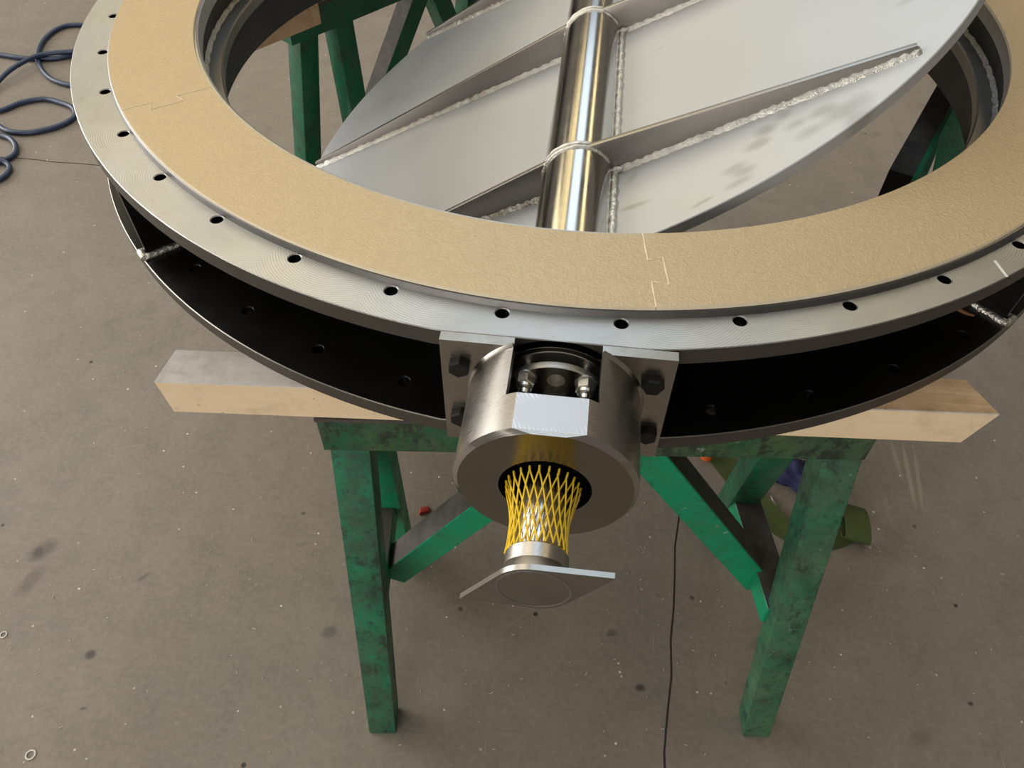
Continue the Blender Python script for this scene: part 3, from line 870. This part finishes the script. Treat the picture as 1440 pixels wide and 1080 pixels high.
# end plate: hull of a circle and two tips
RC = 0.0470
ccx, ccz = -0.0005, ZC
def tangent_pts(tip):
    d = math.hypot(*tip); a = math.atan2(tip[1], tip[0]); b = math.acos(RC / d)
    return a - b, a + b
tipR, tipL = (0.0865, 0.0475), (-0.0865, -0.0445)
aR0, aR1 = tangent_pts(tipR); aL0, aL1 = tangent_pts(tipL)
out = []
out.append((tipR[0], tipR[1] - 0.002)); out.append((tipR[0], tipR[1]))
a_s, a_e = aR1, aL0 % (2 * PI)
out += [(RC * math.cos(a_s + (a_e - a_s) * i / 20), RC * math.sin(a_s + (a_e - a_s) * i / 20)) for i in range(21)]
out.append(tipL)
a_s, a_e = aL1 % (2 * PI), aR0 + 2 * PI
out += [(RC * math.cos(a_s + (a_e - a_s) * i / 20), RC * math.sin(a_s + (a_e - a_s) * i / 20)) for i in range(21)]
bm = bmesh.new()
prism(bm, [P(ccx + x, -1.328, ccz + z) for x, z in out], Vector((0, -0.0068 * S, 0)))
ep = obj('end_plate', bm, m_steel('raw_end_plate', (0.34, 0.325, 0.30), 0.27, 0.6, None, 0.01, 1.0, (0.20, 0.185, 0.165)), disc, sharp=25)
ep['label'] = 'thin lens-shaped steel plate welded on the shaft end'
bm = bmesh.new()
lathe_y(bm, [(0.0405, -1.3347), (0.0437, -1.3347), (0.0432, -1.3354), (0.041, -1.3354)], ccx, ccz, 64)
obj('ring_mark', bm, m_plain('grey_smear', (0.17, 0.16, 0.15), 0.55, 0.6), ep)

# yellow protective netting
net_bm = bmesh.new()
NS = 24
def net_r(y):   # y from -1.293 (collar) to -1.196 (flared end)
    t = (y + 1.2935) / 0.0975
    return 0.0365 - 0.0035 * math.sin(PI * min(1, t * 1.05)) * (1 - t) - 0.0005 + 0.0108 * max(0, (t - 0.45) / 0.55) ** 1.4
for hand in (-1, 1):
    for k_ in range(NS):
        a0 = 2 * PI * k_ / NS
        pts = []; N_ = 30
        for i in range(N_ + 1):
            t = i / N_
            y = -1.2935 + 0.0905 * t
            # 5 half meshes over the length; strands pair into loops at the flared end
            ph = 5.0 * (PI / NS) * t * (1.0 if t < 0.93 else 1.0)
            a = a0 + hand * ph + 0.02 * math.sin(a0 * 3)
            r = net_r(y) + hand * 0.0006 + 0.0010 * math.sin(a0 * 2 + 3 * t)
            pts.append(P(-0.002 + r * math.cos(a), y + 0.0025 * math.sin(a0 * 2.0) * (1 - t), ZC + r * math.sin(a)))
        tube(net_bm, pts, 0.00105 * S, 6)
for k_ in range(NS):   # little end loops
    a = 2 * PI * (k_ + 0.5) / NS if True else 0
    r = net_r(-1.203)
    p = [P(-0.002 + rr * math.cos(a), yy, ZC + rr * math.sin(a)) for rr, yy in ((r, -1.2035), (r + 0.0012, -1.200), (r + 0.0022, -1.1965))]
    tube(net_bm, p, [0.0014 * S, 0.0015 * S, 0.0013 * S], 6)
net = obj('protective_netting', net_bm, m_plain('yellow_plastic', (0.86, 0.58, 0.012), 0.38, 0, 0.12), None, sharp=50)
tag(net, 'yellow diamond mesh sleeve slipped over the shaft end in the housing bore', 'netting')

# ================================================================== GASKET
M_GAS = m_gasket(); M_GE = m_plain('pale_board_edge', (0.78, 0.68, 0.50), 0.7)
gasket = thing('gasket_ring', P(0, 0, 0.0112), 'gold speckled flat board gasket lying in segments on the top flange', 'gasket')
GZ0, GZ1 = 0.0113, 0.0172
def r_in(phi): return circ_r(phi, -0.005, -0.018, 0.8175)
def r_out(phi): return circ_r(phi, -0.003, -0.012, 0.9745)
def joint(phi):
    """polyline of the dovetail joint from the bore to the rim (angle, radius)"""
    t = math.radians(1.38)
    return [(phi, r_in(phi)), (phi, 0.893), (phi + t, 0.886), (phi + t, 0.943), (phi, 0.936), (phi, r_out(phi))]
gj = math.radians(0.025)
for k_ in range(6):
    pA = math.radians(-82.93 + 60 * k_ - (-0.95 if k_ == 5 else 0)); pB = math.radians(-82.93 + 60 * (k_ + 1) - (-0.95 if k_ == 4 else 0))
    JA = [(a + gj, r) for a, r in joint(pA)]; JB = [(a - gj, r) for a, r in joint(pB)]
    bm = bmesh.new()
    zo = 0.0008 if k_ == 0 else 0.0
    tj = math.radians(1.38)
    a0_, a1_ = pA + gj, pB - gj
    cols = [a0_, a0_ + tj] + [a0_ + tj + (a1_ - a0_ - tj) * i / 46 for i in range(1, 46)] + [a1_]
    cols2 = cols[1:] + [a1_ + tj]
    def cur(a, rA, rB):      # joint step: rA on the base line, rB on the tab line
        if a <= a0_ + tj: return rA + (rB - rA) * (a - a0_) / tj
        if a >= a1_: return rA + (rB - rA) * (a - a1_) / tj
        return rB + (rA - rB) * (a - a0_ - tj) / (a1_ - a0_ - tj)
    lo1 = lambda a: r_in(a); b1 = lambda a: cur(a, 0.893, 0.886); b2 = lambda a: cur(a, 0.936, 0.943); hi3 = lambda a: r_out(a)
    for cc, f0, f1 in ((cols, lo1, b1), (cols2, b1, b2), (cols, b2, hi3)):
        V4 = [[bm.verts.new(P(r * math.cos(a), r * math.sin(a), z)) for r, z in ((f0(a), GZ0), (f1(a), GZ0), (f1(a), GZ1 + zo), (f0(a), GZ1 + zo))] for a in cc]
        for A, B in zip(V4, V4[1:]):
            bm.faces.new((A[2], A[3], B[3], B[2])); bm.faces.new((A[0], A[1], B[1], B[0]))
            if f1 is hi3: bm.faces.new((A[1], A[2], B[2], B[1])).material_index = 1
            if f0 is lo1: bm.faces.new((A[0], B[0], B[3], A[3])).material_index = 1
        bm.faces.new(V4[0]).material_index = 1; bm.faces.new(V4[-1][::-1]).material_index = 1
    # the two ends of the tab
    for (f, aa) in ((b1, a0_), (b2, a0_), (b1, a1_), (b2, a1_)):
        q = [bm.verts.new(P(f(a) * math.cos(a), f(a) * math.sin(a), z)) for a, z in ((aa, GZ0), (aa + tj, GZ0), (aa + tj, GZ1 + zo), (aa, GZ1 + zo))]
        bm.faces.new(q).material_index = 1
    obj('gasket_segment', bm, [M_GAS, M_GE], gasket, smooth=False)

M_FRAY = m_plain('frayed_board_fibre', (0.80, 0.70, 0.52), 0.85, 0, 0.2, 60)
for deg in (-82.93, -22.93, -142.93 + 0.95):
    jp = joint(math.radians(deg))
    pts = []
    for (a, r), (a2, r2) in zip(jp, jp[1:]):
        for i in range(6):
            f = i / 6; aa = a + (a2 - a) * f; r_ = r + (r2 - r) * f
            pts.append(P(r_ * math.cos(aa), r_ * math.sin(aa), GZ1 + 0.0002))
    pts.append(P(jp[-1][1] * math.cos(jp[-1][0]), jp[-1][1] * math.sin(jp[-1][0]), GZ1 + 0.0002))
    bm = bmesh.new()
    tube(bm, pts, [0.0007 * S * (0.35 + abs(math.sin(i * 0.83 + deg))) for i in range(len(pts))], 6)
    fr = obj('frayed_edge', bm, M_FRAY, gasket); fr['label'] = 'pale torn fibre along the stepped joint'

# ================================================================== TRESTLES
M_G = m_green('green_enamel', 0.25); M_GD = m_green('worn_green_enamel', 0.85, 0.25, (0.0, 0.175, 0.085)); M_GR = m_green('faded_green_enamel', 0.7, 0.75, (0.012, 0.14, 0.07)); M_RAIL = m_green('oily_green_rail', 1.0, 0.85, (0.0, 0.105, 0.045), (0.115, 0.135, 0.045))
M_DUST = m_dusty(); M_GDK = m_green('old_dark_green', 0.6, 0.0, (0.0, 0.115, 0.050))
def trestle(label, org, ex, ln, legs, ties, braces, mats, z0=-0.2865, zb=-0.376, dep=0.088, lipmat=None):
    """legs: (s_top, t_top, s_foot, t_foot, mat); t grows away from the front face."""
    ey = (-ex[1], ex[0])
    def L_(s, t, z): return P(org[0] + ex[0] * s + ey[0] * t, org[1] + ex[1] * s + ey[1] * t, z)
    tr = thing('trestle', L_(ln / 2, dep / 2, ZF), label, 'trestle', 'green trestles under the valve body')
    # folded rail: front web, top plate, back web
    bm = bmesh.new()
    def rb(s0, s1, t0, t1, za, zb_, mi, tmi=None):
        quad_box(bm, [L_(s0, t0, za), L_(s1, t0, za), L_(s1, t1, za), L_(s0, t1, za), L_(s0, t0, zb_), L_(s1, t0, zb_), L_(s1, t1, zb_), L_(s0, t1, zb_)], mi, tmi)
    rb(0, ln, 0, 0.008, zb, z0 - 0.008, 0)
    rb(0, ln, dep - 0.008, dep, zb, z0 - 0.008, 0)
    rb(0, ln, 0, dep, z0 - 0.008, z0, 0, 1)
    rb(0, 0.008, 0.008, dep - 0.008, zb, z0 - 0.008, 0); rb(ln - 0.008, ln, 0.008, dep - 0.008, zb, z0 - 0.008, 0)
    obj('top_rail', bm, [mats[0], M_DUST], tr, smooth=False)
    bm = bmesh.new(); rb(-0.002, ln + 0.002, -0.0035 if lipmat is None else -0.010, 0.0, z0 - 0.008, z0 + 0.0, 0)
    obj('rail_lip', bm, lipmat or M_DUST, tr, smooth=False)
    W, Dp = 0.069, 0.066
    for (s0, t0, s1, t1, m) in legs:
        bm = bmesh.new()
        c = []
        for s, t, z in ((s1, t1, ZF + 0.0006), (s0, t0, zb if t0 < 0.04 else zb + 0.0)):
            c += [L_(s - W / 2, t, z), L_(s + W / 2, t, z), L_(s + W / 2, t + Dp, z), L_(s - W / 2, t + Dp, z)]
        quad_box(bm, c)
        bevel(bm, 0.003)
        obj('leg', bm, m, tr)
    for (s, sA, tA, sB, tB, zt, m) in ties:
        bm = bmesh.new(); w2 = 0.033; h = 0.066
        c = []
        for z in (zt - h, zt):
            c += [L_(sA - w2, tA, z), L_(sA + w2, tA, z), L_(sB + w2, tB, z), L_(sB - w2, tB, z)]
        quad_box(bm, c, 0, 1)
        bevel(bm, 0.002, seg=1)
        obj('cross_tie', bm, [m, M_DUST], tr, smooth=False)
    for (s0, t0, za, s1, t1, zb2, m) in braces:
        bm = bmesh.new()
        A_ = Vector((s0, t0, za)); B_ = Vector((s1, t1, zb2)); d = (B_ - A_).normalized()
        up = Vector((0, 0, 1)); up = (up - d * up.dot(d)).normalized()
        sd = Vector((0, 1, 0)); sd = (sd - d * sd.dot(d)).normalized(); up = d.cross(sd).normalized()
        if up.z < 0: up = -up
        hw, hh = 0.033, 0.033
        c = []
        for sg in (-1, 1):
            for E_, sh in ((A_, -1), (B_, -1), (B_, 1), (A_, 1)):
                q = E_ + up * hh * sg + sd * hw * sh
                c.append(L_(q.x, q.y, q.z))
        quad_box(bm, c, 0, 1)
        bevel(bm, 0.002, seg=1)
        obj('brace', bm, [m, M_DUST], tr, smooth=False)
    return tr, L_
EX = (0.99499, 0.0999)
front_tr, LF = trestle('green trestle under the bearing housing, nearest the camera', (-0.389, -0.984), EX, 0.929,
    legs=[(0.043, 0.004, 0.001, -0.157, M_GD), (0.894, 0.004, 0.967, -0.147, M_GR), (0.055, 0.070, -0.01, 0.345, M_G), (0.835, 0.070, 0.945, 0.41, M_GDK)],
    ties=[(0, 0.012, -0.03, 0.008, 0.24, -0.90, M_G), (1, 0.925, -0.03, 0.897, 0.26, -0.90, M_G)],
    braces=[(0.55, 0.045, -0.385, 0.915, 0.10, -0.99, M_G), (0.42, 0.045, -0.385, 0.045, 0.10, -0.985, M_G)],
    mats=[M_RAIL])
EXL = (0.588, 0.809)
far_l, LL = trestle('dark green trestle seen through the ring, left of the disc', (-0.883, 0.437), EXL, 0.93,
    legs=[(0.20, 0.004, 0.20, -0.04, M_GDK), (0.88, 0.004, 0.90, -0.15, M_GDK), (0.085, 0.03, 0.075, 0.27, M_GDK), (0.86, 0.07, 0.92, 0.30, M_GDK)],
    ties=[(0, 0.08, 0.0, 0.03, 0.22, -0.90, M_GDK), (1, 0.90, -0.03, 0.90, 0.24, -0.90, M_GDK)],
    braces=[(0.54, 0.045, -0.385, 0.20, 0.09, -0.925, M_GDK), (0.60, 0.045, -0.385, 0.86, 0.09, -0.925, M_GDK)],
    mats=[M_GDK])
EXR = (0.438, 0.899)
far_r, LR = trestle('dark green trestle seen through the ring, right of the disc', (0.739, -0.153), EXR, 0.93,
    legs=[(0.10, -0.012, 0.10, -0.016, M_GDK), (0.60, -0.052, 0.60, -0.26, M_GDK), (0.88, 0.0, 0.90, -0.04, M_GDK)],
    ties=[(1, 0.634, -0.12, 0.856, 0.0, -0.90, M_GDK)],
    braces=[],
    mats=[m_black('blackened_rail', (0.008, 0.008, 0.007), 0.5, 0.2)], dep=0.052, lipmat=M_G)

# ================================================================== TIMBERS
WT1 = m_wood('weathered_pine', (0.60, 0.565, 0.525), (0.44, 0.40, 0.36), 0.7)
WT2 = m_wood('fresh_pine', (0.80, 0.64, 0.44), (0.72, 0.54, 0.33), 0.1)
WT3 = m_wood('stained_pine', (0.80, 0.56, 0.34), (0.50, 0.28, 0.13), 0.9)
ZT, ZTB = -H - TB - 0.0003, -0.2862
a4 = math.radians(4.237)
TX = Vector((math.cos(a4), math.sin(a4))); TY = Vector((-math.sin(a4), math.cos(a4)))
T0 = Vector((-0.6279, -1.002))
bm = bmesh.new()
Lt = 1.313
def tpt(s, t, z):
    q = T0 + TX * s + TY * t; return P(q.x, q.y, z)
rows = []
ns = 14
for i in range(ns + 1):
    f = i / ns; s = Lt * f
    j0 = 0.0
    dl = [0.0, 0.0, 0.0, 0.0]
    if i == 0: dl = [0.006, 0.012, 0.010, -0.002]      # broken, slanting end grain
    if i == ns: dl = [-0.028, -0.03, -0.03, 0.0]
    rows.append([bm.verts.new(tpt(s + dl[0], 0.0, ZTB)), bm.verts.new(tpt(s + dl[1], 0.071, ZTB)), bm.verts.new(tpt(s + dl[2], 0.071, ZT)), bm.verts.new(tpt(s + dl[3], 0.0, ZT))])
for ia, (A, B) in enumerate(zip(rows, rows[1:])):
    for j in range(4):
        f = bm.faces.new((A[j], B[j], B[(j + 1) % 4], A[(j + 1) % 4]))
        f.material_index = (0 if ia < 9 else 2) if j == 2 else 1
bm.faces.new(rows[0]).material_index = 1; bm.faces.new(rows[-1][::-1]).material_index = 1
bevel(bm, 0.0015, seg=1)
t_ = obj('timber_beam', bm, [WT1, WT2, WT3], None, smooth=False)
tag(t_, 'long squared pine timber lying on the front trestle under the ring', 'timber')
bm = bmesh.new()
def bp(s, t, z):
    q = Vector((-0.877, 0.245)) + Vector((0.588, 0.809)) * s + Vector((-0.809, 0.588)) * t; return P(q.x, q.y, z)
quad_box(bm, [bp(-0.1, 0, ZTB), bp(0.188, 0, ZTB), bp(0.188, 0.25, ZTB), bp(-0.1, 0.25, ZTB), bp(-0.1, 0, ZT), bp(0.188, 0, ZT), bp(0.188, 0.25, ZT), bp(-0.1, 0.25, ZT)])
bevel(bm, 0.002, seg=1)
t_ = obj('timber_block', bm, [m_wood('packing_pine', (0.56, 0.38, 0.23), (0.42, 0.25, 0.13), 0.5)], None, smooth=False)
tag(t_, 'short brown wooden packing block on the end of the far left trestle', 'timber')

# ================================================================== FLOOR CLUTTER
bm = bmesh.new()
hz = ZF + 0.0135
HP_ = [(-3.9, 2.15), (-3.5, 2.13), (-3.31, 2.13), (-3.17, 2.11), (-3.05, 2.11), (-2.92, 2.15), (-2.80, 2.30), (-2.85, 2.50), (-3.04, 2.53), (-3.12, 2.47), (-3.13, 2.32), (-3.07, 2.14), (-2.96, 1.99), (-2.83, 1.89), (-2.66, 1.86),
       (-2.55, 1.95), (-2.62, 2.12), (-2.80, 2.18), (-2.99, 2.13), (-3.06, 2.06), (-3.10, 1.91), (-3.12, 1.74), (-3.10, 1.55), (-2.97, 1.57), (-2.90, 1.66), (-2.81, 1.71), (-2.71, 1.69), (-2.62, 1.65), (-2.57, 1.58), (-2.58, 1.51), (-2.63, 1.45),
       (-2.72, 1.40), (-2.82, 1.40), (-2.92, 1.45), (-3.02, 1.46), (-3.0, 1.40), (-2.86, 1.365), (-2.78, 1.34), (-2.71, 1.27), (-2.69, 1.19), (-2.76, 1.12), (-2.85, 1.13), (-2.80, 1.16), (-2.72, 1.15), (-2.67, 1.13), (-2.64, 1.08), (-2.65, 1.01), (-2.75, 0.93), (-3.0, 0.9)]
pts = []
for i, (x, y) in enumerate(HP_):
    pts.append(P(x, y, hz + (0.024 if i in (16, 17, 18, 19, 20) else 0.0) + (0.012 if 41 <= i <= 43 else 0)))
tube(bm, smoothpts(pts, 8), 0.0125 * S, 12)
h_ = obj('air_hose', bm, m_plain('blue_rubber', (0.022, 0.040, 0.088), 0.38, 0, 0.25, 6), None)
tag(h_, 'dark blue air hose coiled on the concrete floor left of the ring', 'hose')

def strap(name, path, width, tilt, mat, th=0.0035, z0=0.004):
    """band standing or lying along a path of (x,y,z,lean) -> ribbon with thickness; width axis interpolated."""
    bm = bmesh.new(); rows = []
    for p, wv in path:
        p = Vector(p); wv = Vector(wv).normalized() * width / 2
        rows.append((p - wv, p + wv))
    n_ = len(rows); vs = []
    for i in range(n_):
        a = rows[max(0, i - 1)]; b = rows[min(n_ - 1, i + 1)]
        t = ((b[0] + b[1]) - (a[0] + a[1])).normalized()
        wv = (rows[i][1] - rows[i][0]).normalized()
        nn = t.cross(wv).normalized() * th / 2
        q = [rows[i][0] - nn, rows[i][1] - nn, rows[i][1] + nn, rows[i][0] + nn]
        vs.append([bm.verts.new(P(*c)) for c in q])
    for a, b in zip(vs, vs[1:]):
        for j in range(4): bm.faces.new((a[j], a[(j + 1) % 4], b[(j + 1) % 4], b[j]))
    bm.faces.new(vs[0][::-1]); bm.faces.new(vs[-1])
    return obj(name, bm, mat, None)
k = Mat('green_webbing', (0.065, 0.085, 0.026), 0.75, 0, 0.2)
k.mix(k.ramp(k.noise(12, 5, 0.7), 0.4, 0.7, 0, 0.6), (0.025, 0.04, 0.018))
k.bump(k.wave(120, None, 0, 'BANDS', 'DIAGONAL'), 0.2, 0.002)
M_WEB = k.done()
# sling: lies on its edge in an arc, folds over in a loop on the right
path = []
tail = smoothpts([(0.47, -0.02, 0), (0.55, -0.16, 0), (0.63, -0.28, 0), (0.71, -0.385, 0), (0.79, -0.425, 0), (0.87, -0.415, 0), (0.932, -0.375, 0)], 6)
for i, p in enumerate(tail):
    t = (tail[min(i + 1, len(tail) - 1)] - tail[max(i - 1, 0)]).normalized()
    path.append(((p.x, p.y, ZF + 0.004 + 0.004 * abs(math.sin(i * 0.5))), (-t.y, t.x, 0.15)))
for i in range(1, 19):       # the eye: folded back on itself, open end to the right
    a = -PI / 2 + 2 * PI * 0.93 * i / 18
    path.append(((0.934, -0.372 + 0.062 * math.cos(a) - 0.0, ZF + 0.032 + 0.027 * math.sin(a)), (-0.97, 0.22, 0.0)))
s_ = strap('lifting_sling', path, 0.075, 0, M_WEB)
tag(s_, 'green webbing lifting sling looped on the floor behind the front trestle', 'sling')
# crumpled blue cloth
bm = bmesh.new()
bmesh.ops.create_icosphere(bm, subdivisions=4, radius=1.0)
for v in bm.verts:
    c = v.co
    r = 1 + 0.22 * math.sin(5 * c.x + 2 * c.y) * math.cos(4 * c.y + 1) + 0.12 * math.sin(11 * c.z + 7 * c.x)
    c = Vector((c.x * r * 0.075, c.y * r * 0.055, max(-0.3, c.z * r) * 0.045))
    v.co = P(0.80 + c.x, -0.20 + c.y, ZF + 0.0145 + c.z)
c_ = obj('cleaning_rag', bm, m_plain('blue_cloth', (0.020, 0.022, 0.085), 0.85, 0, 0.5), None, sharp=180)
tag(c_, 'crumpled dark blue cleaning rag on the floor behind the right trestle leg', 'rag')
# orange bottle cap and red offcut
bm = bmesh.new()
lathe_z(bm, [(0.0001, ZF + 0.0003), (0.020, ZF + 0.0003), (0.021, ZF + 0.004), (0.019, ZF + 0.024), (0.016, ZF + 0.027), (0.0001, ZF + 0.027)], 0.50, -0.15, 28)
c_ = obj('plug', bm, m_plain('orange_plastic', (0.55, 0.10, 0.015), 0.45), None)
tag(c_, 'small round orange plastic plug on the floor under the ring', 'plug')
bm = bmesh.new()
quad_box(bm, [P(-0.405, -0.49, ZF + 0.0003), P(-0.372, -0.475, ZF + 0.0003), P(-0.378, -0.455, ZF + 0.0003), P(-0.408, -0.468, ZF + 0.0003), P(-0.400, -0.487, ZF + 0.016), P(-0.374, -0.474, ZF + 0.013), P(-0.379, -0.458, ZF + 0.012), P(-0.404, -0.468, ZF + 0.017)])
bevel(bm, 0.003)
c_ = obj('plastic_clip', bm, m_plain('red_plastic', (0.35, 0.03, 0.015), 0.5), None)
tag(c_, 'small red plastic clip on the floor behind the left trestle brace', 'clip')
bm = bmesh.new()
v = [bm.verts.new(P(*c)) for c in ((0.690, -0.315, ZF + 0.0004), (0.715, -0.322, ZF + 0.0004), (0.700, -0.278, ZF + 0.0004), (0.698, -0.30, ZF + 0.014))]
for f in ((0, 1, 2), (0, 3, 1), (1, 3, 2), (2, 3, 0)): bm.faces.new([v[i] for i in f])
c_ = obj('paper_scrap', bm, m_plain('white_paper', (0.75, 0.73, 0.70), 0.8), None, smooth=False)
tag(c_, 'tiny folded white paper scrap beside the green sling', 'paper')
# stray washers
for (x, y, r, lab) in ((-1.4796, -1.009, 0.010, 'small pale washer at the left edge of the floor'), (-1.243, -1.297, 0.013, 'small pale washer on the floor near the camera, lower left')):
    bm = bmesh.new(); lathe_z(bm, [(r * 0.7, ZF + 0.0003), (r, ZF + 0.0003), (r, ZF + 0.0025), (r * 0.7, ZF + 0.0025)], x, y, 24)
    c_ = obj('washer', bm, m_plain('dull_zinc', (0.45, 0.43, 0.40), 0.45, 0.5), None); tag(c_, lab, 'washer')

for o in bpy.data.objects:
    if '_loc' in o: del o['_loc']
